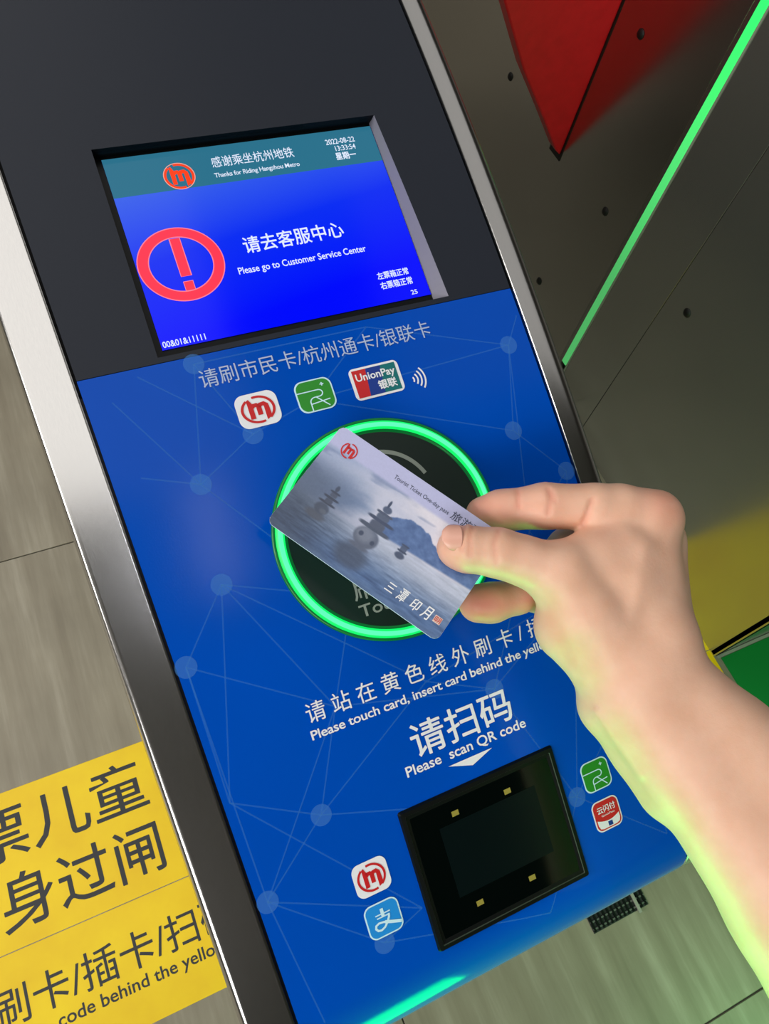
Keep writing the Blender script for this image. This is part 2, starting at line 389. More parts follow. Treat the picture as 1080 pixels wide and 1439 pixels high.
def mlogo(x0, x1, y0_, y1_, mp, h, m, parent, name='logo_mark'):
    q = lambda p: (x0 + (x1 - x0) * p[0], y0_ + (y1_ - y0_) * p[1]); L = []
    def st_(pts, w_, cl=False):
        V, F = ribbon(pts, w_, cl); L.append(([q(v) for v in V], F))
    st_(arc(.5, .5, .445, 102, -52), .075)
    st_(arc(.5, .5, .445, 128, 285), .075)
    L.append(([q(p) for p in [(.235, .86), (.375, .66), (.375, .20), (.235, .20)]], [(0, 1, 2, 3)]))
    L.append(([q(p) for p in [(.235, .86), (.30, .90), (.40, .66), (.375, .60)]], [(0, 1, 2, 3)]))
    st_([(.34, .60), (.39, .66), (.47, .665), (.53, .61), (.53, .55)], .13)
    st_([(.53, .57), (.53, .30)], .14)
    st_([(.53, .58), (.59, .655), (.68, .665), (.745, .60), (.745, .52)], .13)
    L.append(([q(p) for p in [(.675, .57), (.815, .57), (.83, .18), (.675, .09)]], [(0, 1, 2, 3)]))
    o = flat(name, L, mp, h, m, parent)
    # keep coplanar pieces from flickering: tiny steps in height
    return o
mlogo(0.3015, 0.3685, 1.5015, 1.5645, smap, .0003, M['e_orange'], scr)
flat('logo_ring', [ribbon(arc(.335, 1.533, .0335, 0, 360, 49, .0315)[:-1], .0016, True)], smap, .0004, M['e_peach'], scr)
# recess walls, gasket
b = MB(); b.grid(lambda u, s: surf(HL if u == 0 else hr(s), s, -.0066), [0, 1], lin(HB, HT, 30)); b.build('screen_gasket', M['black'], gate)
b = MB(); b.grid(lambda u, s: surf(HL, s, -.0066 * u), [0, 1], lin(HB, HT, 30))
b.grid(lambda u, v: surf(HL + (hr(HT) - HL) * u, HT, -.0066 * v), lin(0, 1, 8), [0, 1])
b.grid(lambda u, v: surf(HL + (hr(HB) - HL) * u, HB, -.0066 * v), lin(0, 1, 8), [0, 1]); b.build('recess_wall', M['black'], gate)
b = MB(); b.grid(lambda u, s: surf(hr(s) if u == 0 else 0.8135, s, -.0066 * u), [0, 1], lin(HB, HT, 30)); b.build('recess_bevel', M['bevel'], gate, label='bare metal bevel on the right of the screen')
# ---- printed network pattern
N = [(.176, .857), (.156, .654), (.046, .523), (.307, .930), (.209, .159), (.063, .045), (.256, -.130), (.943, .985), (.980, .665), (.643, .261), (.757, -.031), (.882, .789), (.235, 1.101),
     (.06, 1.06), (.07, .90), (.12, 1.10), (.62, 1.10), (.9, .40), (.05, .25), (.30, .35), (.97, .15), (.40, .55), (.84, .56), (.62, -.24), (.95, -.20), (.35, -.1), (.10, -.22), (.45, .97), (.99, 1.05), (.50, .33)]
EG = [(0, 13), (0, 14), (0, 3), (0, 12), (1, 21), (1, 19), (1, 2), (2, 18), (2, 19), (1, 18), (3, 12), (3, 27), (3, 15), (4, 5), (4, 18), (4, 10), (4, 19), (4, 29), (5, 6), (5, 26), (5, 25), (6, 25), (6, 23), (18, 25),
      (7, 28), (7, 16), (7, 11), (7, 27), (11, 8), (11, 27), (8, 22), (8, 17), (22, 17), (9, 17), (9, 29), (9, 10), (9, 19), (9, 22), (10, 20), (10, 24), (10, 23), (17, 20), (20, 24), (12, 16), (27, 16), (2, 5), (0, 21), (21, 19), (7, 22), (10, 17), (29, 17), (19, 5), (1, 29)]
L = []
for a_, b_ in EG:
    p, q = N[a_], N[b_]; L.append(ribbon([(p[0] + (q[0] - p[0]) * t, p[1] + (q[1] - p[1]) * t) for t in lin(0, 1, 12)], .0032))
netb = MB()
for k, (V, F) in enumerate(L): netb.add([surf(x, y, .00004 + .000002 * k) for x, y in V], F)
netb.build('network_line_print', M['net'], gate)
for k in (0, 1, 2, 3, 4, 5, 6, 7, 8, 9, 10, 11, 12):
    flat('network_dot_print', [poly(arc(N[k][0], N[k][1], .0215, 0, 360, 33)[:-1])], surf, .00018, M['netdot'], gate)
# ---- lettering on the blue panel
G_ = lambda body, box, bold=0, sp=1.0, mm='white': text('lettering', body, box, surf, .0003, M[mm], gate, bold, sp)
G_('请刷市民卡/杭州通卡/银联卡', (0.236, 0.765, 1.046, 1.086), 0.0, 1.0, 'greywhite')
G_('请 站 在 黄 色 线 外 刷 卡 / 插 卡', (0.239, 0.855, 0.335, 0.376), 0.004)
G_('Please touch card, insert card behind the yellow line', (0.236, 0.862, 0.2965, 0.3215), 0.015, .97)
G_('请扫码', (0.430, 0.668, 0.187, 0.258), 0.01)
G_('Please  scan QR code', (0.400, 0.689, 0.1545, 0.1805), 0.015)
flat('arrow_print', [poly([(.491, .1465), (.5445, .1285), (.598, .1465)])], surf, .0003, M['white'], gate)
# ---- logo stickers
def sticker(name, box, mm, parent, rad=.22, h=.0003):
    x0, x1, a_, b_ = box
    o = flat(name, [poly(rrect(x0, x1, a_, b_, rad * (x1 - x0)))], surf, h, M[mm], parent)
    return o
def q2(box): return lambda p: (box[0] + (box[1] - box[0]) * p[0], box[2] + (box[3] - box[2]) * p[1])
for box in ((.288, .378, .941, 1.0135), (.231, .306, -.031, .0375)):
    o = sticker('metro_logo_sticker', box, 'white', gate); o['label'] = 'white square sticker with red ring and letter m'
    x0, x1, a_, b_ = box; dx = (x1 - x0) * .08; dy = (b_ - a_) * .08
    mlogo(x0 + dx, x1 - dx, a_ + dy, b_ - dy, surf, .0005, M['red'], o)
for box in ((.418, .502, .943, 1.013), (.7815, .8535, -.038, .0305)):
    o = sticker('green_logo_sticker', box, 'aliw', gate); o['label'] = 'green square sticker with white road-like line mark'
    x0, x1, a_, b_ = box; dx = (x1 - x0) * .04; dy = (b_ - a_) * .04
    i2 = (x0 + dx, x1 - dx, a_ + dy, b_ - dy)
    flat('logo_field', [poly(rrect(*i2, .2 * (x1 - x0)))], surf, .0004, M['grn'], o)
    q = q2(i2); L = []
    for pts in ([(0, .66), (.60, .66)] + arc(.60, .545, .115, 80, -80, 8) + [(.46, .43)] + arc(.46, .28, .15, 95, 180, 7) + [(.31, 0)],
                [(.50, .43), (.82, .06)], [(.31, .22), (.88, .28)], [(.76, .76), (.76, .88)], [(.70, .82), (.82, .82)]):
        V, F = ribbon(pts, .035); L.append(([q(v) for v in V], F))
    flat('logo_line', L, surf, .00052, M['aliw'], o)
box = (.545, .662, .942, 1.014); o = sticker('bank_card_logo_sticker', box, 'white', gate, .10); o['label'] = 'red, blue and teal bank card logo sticker'
i2 = (box[0] + .005, box[1] - .005, box[2] + .005, box[3] - .005); q = q2(i2)
flat('logo_field', [([q(p) for p in [(.02, .0), (.27, .0), (.33, 1), (.02, 1)]], [(0, 1, 2, 3)])], surf, .0004, M['upred'], o)
flat('logo_field', [([q(p) for p in [(.27, .0), (.60, .0), (.66, 1), (.33, 1)]], [(0, 1, 2, 3)])], surf, .0004, M['upblue'], o)
flat('logo_field', [([q(p) for p in [(.60, .0), (.98, .0), (.98, 1), (.66, 1)]], [(0, 1, 2, 3)])], surf, .0004, M['upteal'], o)
text('logo_text', 'UnionPay', (*[q((.07, 0))[0], q((.94, 0))[0]], q((0, .50))[1], q((0, .86))[1]), surf, .00055, M['white'], o, .02)
text('logo_text', '银联', (*[q((.50, 0))[0], q((.90, 0))[0]], q((0, .14))[1], q((0, .46))[1]), surf, .00055, M['white'], o, .03)
for k, r_ in enumerate((.008, .017, .026, .035)):
    flat('contactless_wave', [ribbon(arc(.680, .9595, r_, 42, -42, 12), .0038)], surf, .0003, M['white'], gate)
box = (.231, .3055, -.1185, -.049); o = sticker('pay_logo_sticker', box, 'aliw', gate); o['label'] = 'sky blue square sticker with white brush character'
i2 = (box[0] + .003, box[1] - .003, box[2] + .003, box[3] - .003); q = q2(i2)
flat('logo_field', [poly(rrect(*i2, .2 * (i2[1] - i2[0])))], surf, .0004, M['alib'], o)
L = []
for pts, w_ in (([(.27, .67), (.74, .67)], .04), ([(.30, .575), (.66, .575)], .04), ([(.50, .84), (.50, .575)], .10),
                ([(.68, .60), (.66, .50), (.58, .36), (.46, .24), (.34, .195), (.24, .22), (.19, .30), (.22, .39), (.32, .43), (.46, .41), (.62, .35)], .065),
                ([(.50, .40), (.70, .31), (.99, .20)], .10)):
    V, F = ribbon(pts, w_); L.append(([q(v) for v in V], F))
fb = MB()
for k, (V, F) in enumerate(L): fb.add([surf(x, y, .00052 + .00003 * k) for x, y in V], F)
fb.build('logo_line', M['aliw'], o)
box = (.781, .8515, -.129, -.060); o = sticker('quick_pass_logo_sticker', box, 'white', gate); o['label'] = 'red and white square sticker with small white characters'
i2 = (box[0] + .003, box[1] - .003, box[2] + .003, box[3] - .003); q = q2(i2)
flat('logo_border', [poly(rrect(*i2, .2 * (i2[1] - i2[0])))], surf, .0004, M['upred'], o)
low = [(.05 + .90 * t, .40 - .12 * (1 - (2 * t - 1) ** 2)) for t in lin(0, 1, 15)]
flat('logo_field', [poly([q(p) for p in [(.22, .045), (.78, .045), (.90, .09), (.95, .22)] + low[::-1] + [(.05, .22), (.10, .09)]])], surf, .0005, M['white'], o)
text('logo_text', '云闪付', (q((.14, 0))[0], q((.88, 0))[0], q((0, .60))[1], q((0, .84))[1]), surf, .0006, M['white'], o, .02)
text('logo_text', 'QuickPass', (q((.26, 0))[0], q((.80, 0))[0], q((0, .46))[1], q((0, .54))[1]), surf, .0006, M['white'], o, .01)
flat('logo_square', [([q(p) for p in [(.44, .08), (.62, .08), (.62, .24), (.44, .24)]], [(0, 1, 2, 3)])], surf, .0006, M['upblue'], o)
# ---- card reader pad and light ring
RX, RS = .5245, .6635
ex = lambda r_: (r_, r_ * .945)
def ringpart(name, sec, m, parent, label=None):
    nseg = 128; b = MB(); ns = len(sec)
    vs = []
    for k in range(nseg):
        t = 2 * math.pi * k / nseg
        for r_, h in sec: vs.append(surf(RX + r_ * math.cos(t), RS + r_ * .945 * math.sin(t), h))
    fs = [(k * ns + i, ((k + 1) % nseg) * ns + i, ((k + 1) % nseg) * ns + i + 1, k * ns + i + 1) for k in range(nseg) for i in range(ns - 1)]
    b.add(vs, fs); return sharp(b.build(name, m, parent, label=label), 60)
ringpart('reader_bezel', [(.2520, 0), (.2515, .0010), (.2480, .0014), (.2450, .0012)], M['bezel'], gate)
rg = ringpart('light_ring', [(.2450, .0010), (.2430, .0018), (.2400, .0023)], M['ring'], gate, 'glowing green ring around the card reader')
ringpart('light_core', [(.2400, .0023), (.2350, .0026), (.2300, .0023)], M['ringcore'], rg)
ringpart('light_edge', [(.2300, .0023), (.2275, .0018), (.2255, .0010)], M['ring'], rg)
ringpart('reader_bezel', [(.2255, .0012), (.2230, .0012), (.2190, .0004)], M['bezel'], gate)
b = MB(); rr = [0, .05, .10, .15, .20, .2192]
vs = [surf(RX, RS, .0004)]; fs = []
for r_ in rr[1:]:
    for k in range(96):
        t = 2 * math.pi * k / 96; vs.append(surf(RX + r_ * math.cos(t), RS + r_ * .945 * math.sin(t), .0004))
fs += [(0, 1 + k, 1 + (k + 1) % 96) for k in range(96)]
for j in range(4): fs += [(1 + j * 96 + k, 1 + (j + 1) * 96 + k, 1 + (j + 1) * 96 + (k + 1) % 96, 1 + j * 96 + (k + 1) % 96) for k in range(96)]
b.add(vs, fs); pad = b.build('reader_pad', M['pad'], gate, True, 'dark round card reader pad inside the ring')
for r_, w_ in ((.062, .012), (.088, .012), (.118, .009)):
    flat('wave_print', [ribbon(arc(RX + .008, RS + .045, r_, 22, 158, 30), w_)], surf, .0006, M['padtext'], pad)
text('pad_text', '刷卡区', (.405, .62, .535, .582), surf, .0006, M['padtext'], pad, .0)
text('pad_text', 'Touch Card', (.407, .625, .5005, .5265), surf, .0006, M['padtext'], pad, .012)
# ---- code scanner window
qx0, qx1, qs0, qs1 = .3565, .7325, -.2005, .1005
def frame(name, o0, o1, h0, h1, m, parent, rad=.006):
    A = rrect(qx0 + o0, qx1 - o0, qs0 + o0, qs1 - o0, max(rad - o0 * .3, .002), 4); B = rrect(qx0 + o1, qx1 - o1, qs0 + o1, qs1 - o1, max(rad - o1 * .3, .002), 4)
    n = len(A); b = MB(); b.add([surf(x, y, h0) for x, y in A] + [surf(x, y, h1) for x, y in B], [(i, (i + 1) % n, n + (i + 1) % n, n + i) for i in range(n)])
    return b.build(name, m, parent)
sc = frame('scanner_frame', 0, .0035, 0, .0016, M['black'], gate); sc['label'] = 'black rim of the code scanner window'
frame('rim', .0035, .0120, .0016, .0017, M['black'], sc)
frame('rim_edge', .0120, .0130, .0017, .0012, M['greyedge2'], sc)
frame('rim', .0130, .0210, .0012, .0008, M['black'], sc)
b = MB(); b.grid(lambda u, v: surf(u, v, .0008), lin(qx0 + .020, qx1 - .020, 4), lin(qs0 + .020, qs1 - .020, 14)); gl = b.build('scanner_glass', M['blackglass'], gate, True, 'black glass of the code scanner')
b = MB(); b.grid(lambda u, v: surf(u, v, .0009), lin(.432, .665, 4), lin(-.115, .035, 8)); b.build('sensor_plate', M['sensor'], gl)
for (x, y) in ((.475, .052), (.601, .048), (.599, -.146), (.471, -.143)):
    flat('led_chip', [poly([(x - .008, y - .0055), (x + .008, y - .0055), (x + .008, y + .0055), (x - .008, y + .0055)])], surf, .0010, M['chip'], gl)
# ---------------------------------------------------------------- neighbouring gate across the aisle
XW = 1.0
gt = empty('ticket_gate', (1.15, 0.9, 0), 'grey steel gate across the aisle with green light strip and red flap', 'ticket gate')
def wpan(name, y0_, y1_, z0, z1, m, depth=.02, x=XW, r=.0005, label=None):
    return bevel_box(name, x, x + depth, y0_, y1_, z0, z1, r, m, gt, 2, label)
b = MB(); b.box(XW + .018, XW + .28, .112, 2.3, 0.0, 1.0); b.build('cabinet_body', M['steel_body'], gt)
wpan('side_panel', .1, .6515, .0, .995, M['steel_wall'])
wpan('side_panel', .6530, .7720, .0, .995, M['steel_wall'])
wpan('side_panel', .8030, 2.30, .0, .995, M['steel_wall2'])
wpan('front_panel', .1, .1145, .0, .995, M['steel_wall'], depth=.28, r=.003)
bevel_box('top_cap', XW - .005, XW + .285, .095, 2.3, .995, 1.02, .004, M['steel_body'], gt)
m = mat('green_strip_light', rgb(60, 200, 110), 0.4)
tc = nd(m, 'ShaderNodeTexCoord'); sx = nd(m, 'ShaderNodeSeparateXYZ'); lk(m, tc.outputs['Object'], sx.inputs[0])
mr = nd(m, 'ShaderNodeMapRange'); mr.inputs[1].default_value = .35; mr.inputs[2].default_value = .90; mr.inputs[3].default_value = 0; mr.inputs[4].default_value = 1
lk(m, sx.outputs[2], mr.inputs[0])
lk(m, ramp(m, mr.outputs[0], [(0, rgb(70, 150, 85)), (.5, rgb(75, 205, 105)), (1, rgb(20, 245, 95))]), P(m).inputs['Emission Color']); P(m).inputs['Emission Strength'].default_value = 0.9
wpan('light_strip', .7765, .7920, .10, .99, m, depth=.010, x=XW - .003, r=.001, label='green glowing vertical light strip')
wpan('strip_border', .7925, .8020, .0, .99, M['steel_body'], depth=.012, x=XW - .001)
wpan('strip_border', .7728, .7760, .0, .99, M['greyedge'], depth=.012, x=XW - .002)
def disc(name, y, z, r_, parent):
    b = MB(); n = 20
    vs = [(XW - .004, y, z)] + [(XW - .004, y + r_ * .6 * math.cos(2 * math.pi * k / n), z + r_ * .6 * math.sin(2 * math.pi * k / n)) for k in range(n)] + \
         [(XW - .0005, y + r_ * math.cos(2 * math.pi * k / n), z + r_ * math.sin(2 * math.pi * k / n)) for k in range(n)]
    b.add(vs, [(0, 1 + (k + 1) % n, 1 + k) for k in range(n)] + [(1 + k, 1 + (k + 1) % n, 1 + n + (k + 1) % n, 1 + n + k) for k in range(n)])
    return b.build(name, M['hole'], parent, True)
for y, z in ((1.274, .446), (.8755, .435), (.603, .446), (.958, .177), (.978, .705)): disc('bolt', y, z, .0085, gt)
b = MB(); b.box(XW - .0015, XW + .001, 1.043, 1.083, .418, .99); b.build('flap_slot', M['hole'], gt)
# red flap, hinged in the slot
pf = [(XW, .428), (.985, .440), (.920, .523), (.845, .616), (.765, .735), (.70, .86), (.68, 1.0), (XW, 1.0)]
b = MB(); n = len(pf)
b.add([(x, 1.047, z) for x, z in pf] + [(x, 1.079, z) for x, z in pf], [tuple(range(n)), tuple(range(2 * n - 1, n - 1, -1))] + [(i, n + i, n + (i + 1) % n, (i + 1) % n) for i in range(n)])
fo = b.build('gate_flap', M['flap'], gt, label='red triangular flap of the gate'); md = fo.modifiers.new('bevel', 'BEVEL'); md.width = .003; md.segments = 2; sharp(fo, 40)
# ---------------------------------------------------------------- tourist card held over the reader
A_, D_, B_ = Vector((.1011, .1692, H - .2734)), Vector((.1485, .0981, H - .2784)), Vector((.0569, .1406, H - .2851))
cu = (D_ - A_).normalized(); cv = (B_ - A_); cv = (cv - cv.dot(cu) * cu).normalized(); cn = cv.cross(cu)   # cn points up to the viewer
if cn.z < 0: cn = -cn
CW, CH, CT = .0856, .05398, .0008
def cmap(u, v, h): return A_ + cu * (u * CW) + cv * (v * CH) + cn * h
card = empty('travel_card', tuple(cmap(.5, .5, 0)), 'blue tourist day pass card with misty lake picture held over the green ring', 'card')
out = rrect(0, CW, 0, CH, .0032, 8); n = len(out)
c3 = lambda x, y, h: A_ + cu * x + cv * y + cn * h
ins = rrect(.00018, CW - .00018, .00018, CH - .00018, .0031, 8)
b = MB(); vs = [c3(x, y, -.00002) for x, y in ins] + [c3(x, y, -.0002) for x, y in out] + [c3(x, y, -CT + .0002) for x, y in out] + [c3(x, y, -CT) for x, y in ins]
fs = [tuple(range(n)), tuple(range(4 * n - 1, 3 * n - 1, -1))]
for j in range(3): fs += [(j * n + i, (j + 1) * n + i, (j + 1) * n + (i + 1) % n, j * n + (i + 1) % n) for i in range(n)]
b.add(vs, fs); b.build('card_body', mat('card_plastic', rgb(190, 205, 230), 0.35), card)
# printed picture: colours per vertex, computed here (misty lake with stone lanterns)
NU, NV = 320, 200
U, V = np.meshgrid(np.linspace(.001, .999, NU), np.linspace(.002, .998, NV))
rng = np.random.default_rng(5)
def vnoise(u, v, fu, fv, oct_=4):
    o = np.zeros_like(u); a = 1.0; tot = 0
    for k in range(oct_):
        gr_ = rng.random((int(fv * 1.5) + 3, int(fu * 1.5) + 3)); x = u * int(fu); y = v * int(fv); xi = x.astype(int); yi = y.astype(int)
        fx = x - xi; fy = y - yi; fx = fx * fx * (3 - 2 * fx); fy = fy * fy * (3 - 2 * fy)
        o += a * ((gr_[yi, xi] * (1 - fx) + gr_[yi, xi + 1] * fx) * (1 - fy) + (gr_[yi + 1, xi] * (1 - fx) + gr_[yi + 1, xi + 1] * fx) * fy)
        tot += a; a *= .5; fu *= 2; fv *= 2
    return o / tot
def sst(a, b_, x): t = np.clip((x - a) / (b_ - a), 0, 1); return t * t * (3 - 2 * t)
def C(r_, g_, b_): return np.array([r_, g_, b_], float)
def mixc(img, colr, a): return img * (1 - a[..., None]) + colr * a[..., None]
hor = .640 - .10 * U                                     # far shore line
img = np.zeros(U.shape + (3,)) + C(150, 165, 200)
cl = vnoise(U + .25 * V, V, 3, 6)
sky = np.clip(.25 + .9 * U - .15 * V + (cl - .5) * 1.1, 0, 1)
img = mixc(img, C(216, 214, 226), sky)
img = mixc(img, C(104, 128, 168), sst(.05, .35, .55 - U * 1.3 + (cl - .5) * .8) * sst(.15, .5, V))
img = mixc(img, C(96, 116, 158), sst(.62, .72, vnoise(U + .3 * V, V + .1 * U, 4, 9, 3)) * .55 * (V > .15))
img = mixc(img, C(178, 182, 220), 1 - sst(.165, .20, V))
mt = np.interp(U, [.44, .47, .50, .56, .62, .68, .72, .78, .84, .92, 1.0], [.52, .42, .37, .335, .325, .335, .38, .42, .43, .40, .36]) + (vnoise(U, V, 40, 3, 3) - .5) * .035
mt = np.where(U < .44, 9, mt)
hor_m = .56 - .08 * (U - .5)
mm_ = sst(-.006, .008, V - mt) * (1 - sst(-.01, .02, V - hor_m))
mcol = C(70, 102, 155) + (vnoise(U, V, 40, 30, 3) - .5)[..., None] * 40
img = img * (1 - mm_[..., None]) + mcol * mm_[..., None]
# water
wat = sst(-.01, .02, V - np.where(U > .46, hor_m + .01, .62 + .05 * (.46 - U)))
wv_ = vnoise(U, V, 14, 70, 3)
wc = C(180, 190, 212) * (1 - sst(.60, .95, V))[..., None] + C(66, 104, 158) * sst(.60, .95, V)[..., None]
wc = wc * (1 - .65 * sst(.5, 0, U))[..., None] + C(52, 84, 130) * (.65 * sst(.5, 0, U))[..., None]
wc = wc + ((wv_ - .5) * 70)[..., None] * np.where(V > .7, 1, .5)[..., None]
img = img * (1 - wat[..., None]) + wc * wat[..., None]
img = mixc(img, C(84, 116, 160), sst(.93, 1.0, V) * .6)
def blob(cu_, cv_, ru, rv, col_, a=1.0, soft=.25, pw=2):
    global img
    d = (np.abs((U - cu_) / ru) ** pw + np.abs((V - cv_) / rv) ** pw) ** (1 / pw)
    img = mixc(img, col_, a * (1 - sst(1 - soft, 1 + soft, d)))
DK = C(44, 60, 92); MDK = C(84, 96, 122); LT = C(128, 138, 158)
# main lantern: reflection, body, openings, roofs, spire
blob(.425, .84, .085, .10, C(48, 66, 96), .75, .4); blob(.43, .745, .055, .02, MDK, .9, .3)
blob(.437, .655, .066, .085, MDK, 1, .12); blob(.425, .64, .045, .06, LT, .7, .5)
blob(.405, .645, .012, .020, DK, 1, .3); blob(.478, .665, .011, .019, DK, 1, .3)
blob(.445, .562, .085, .017, C(58, 72, 98), 1, .15, 4); blob(.448, .525, .040, .032, C(66, 78, 104), 1, .15, 4)
blob(.450, .480, .072, .014, DK, 1, .15, 4); blob(.448, .445, .034, .024, C(70, 84, 112), 1, .15, 4)
blob(.446, .415, .045, .011, C(60, 74, 102), 1, .15, 4); blob(.444, .375, .024, .030, C(64, 80, 112), 1, .2); blob(.437, .325, .007, .032, DK, 1, .3)
# left lantern
k_ = .52
blob(.165, .735, .055, .035, MDK, .85, .35); blob(.175, .665, .038, .048, C(70, 88, 120), 1, .2); blob(.19, .68, .018, .02, LT, .5, .5)
blob(.181, .607, .046, .010, DK, 1, .2, 4); blob(.183, .585, .020, .020, C(66, 82, 114), 1, .2, 4); blob(.185, .555, .042, .009, DK, 1, .2, 4)
blob(.186, .525, .018, .018, C(72, 88, 120), 1, .2, 4); blob(.186, .500, .028, .008, DK, 1, .2, 4); blob(.183, .465, .010, .028, DK, .8, .3)
# small far lantern
blob(.620, .62, .026, .026, DK, .9, .25); blob(.620, .560, .017, .035, C(56, 74, 108), .9, .2, 4); blob(.620, .582, .026, .008, DK, 1, .2, 4); blob(.620, .53, .022, .007, DK, 1, .2, 4)
img *= (1 - .24 * sst(.45, .05, U) * sst(.25, .5, V) - .10 * sst(.5, .8, V))[..., None]
img += (vnoise(U, V, 150, 100, 2) - .5)[..., None] * 8
img = np.clip(img, 0, 255) / 255
linc = np.where(img <= .04045, img / 12.92, ((img + .055) / 1.055) ** 2.4)
corner = .0032
vs = []
UU = U.ravel() * CW; VV = V.ravel() * CH
pts_ = np.array(A_)[None] + UU[:, None] * np.array(cu)[None] + VV[:, None] * np.array(cv)[None] + np.array(cn)[None] * .00006
idx = np.arange(NU * NV).reshape(NV, NU)
fa = np.stack([idx[:-1, :-1], idx[1:, :-1], idx[1:, 1:], idx[:-1, 1:]], -1).reshape(-1, 4)
fc = np.stack([UU[fa].mean(1), VV[fa].mean(1)], 1)
ddx = np.maximum(corner - fc[:, 0], 0) + np.maximum(fc[:, 0] - (CW - corner), 0)
ddy = np.maximum(corner - fc[:, 1], 0) + np.maximum(fc[:, 1] - (CH - corner), 0)
fa = fa[np.hypot(ddx, ddy) < corner - .0001]
me = bpy.data.meshes.new('printed_picture'); me.from_pydata(pts_.tolist(), [], fa.tolist()); me.update()
ca = me.color_attributes.new('print', 'FLOAT_COLOR', 'POINT')
ca.data.foreach_set('color', np.c_[linc.reshape(-1, 3), np.ones(NU * NV)].astype(np.float32).ravel())
m = mat('card_print', (1, 1, 1, 1), 0.32, coat=0.3); at = nd(m, 'ShaderNodeAttribute'); at.attribute_name = 'print'
lk(m, at.outputs['Color'], P(m).inputs['Base Color']); me.materials.append(m)
po = bpy.data.objects.new('printed_picture', me); COL.objects.link(po); po.parent = card; po.matrix_parent_inverse = card.matrix_world.inverted()
cm2 = lambda x, y, h: cmap(x, -y, h)
mlogo(.066, .156, -.150 - .072, -.150 + .070, cm2, .00025, M['red'], card)
M['cardink'] = mat('card_slate_ink', rgb(52, 60, 84), 0.4)
text('card_text', 'Tourist Ticket One-day pass', (.372, .698, -.137, -.090), cm2, .0002, M['cardink'], card)
text('card_text', '旅游票', (.714, .885, -.137, -.062), cm2, .0002, M['cardink'], card, .0)
for ch, u0, v0, hh in (('三', .652, .900, .070), ('潭', .722, .912, .105), ('印', .798, .910, .092), ('月', .863, .915, .105)):
    text('card_text', ch, (u0, u0 + .047, -v0, -v0 + hh), cm2, .0002, M['white'], card, .02, shear=.15)
text('seal_print', '印月', (.930, .964, -.885, -.838), cm2, .00022, M['red'], card, .03)
flat('seal_print', [poly([(.927, -.890), (.967, -.890), (.967, -.833), (.927, -.833)])], cm2, .00012, mat('seal_cream', rgb(225, 205, 190), .5), card)
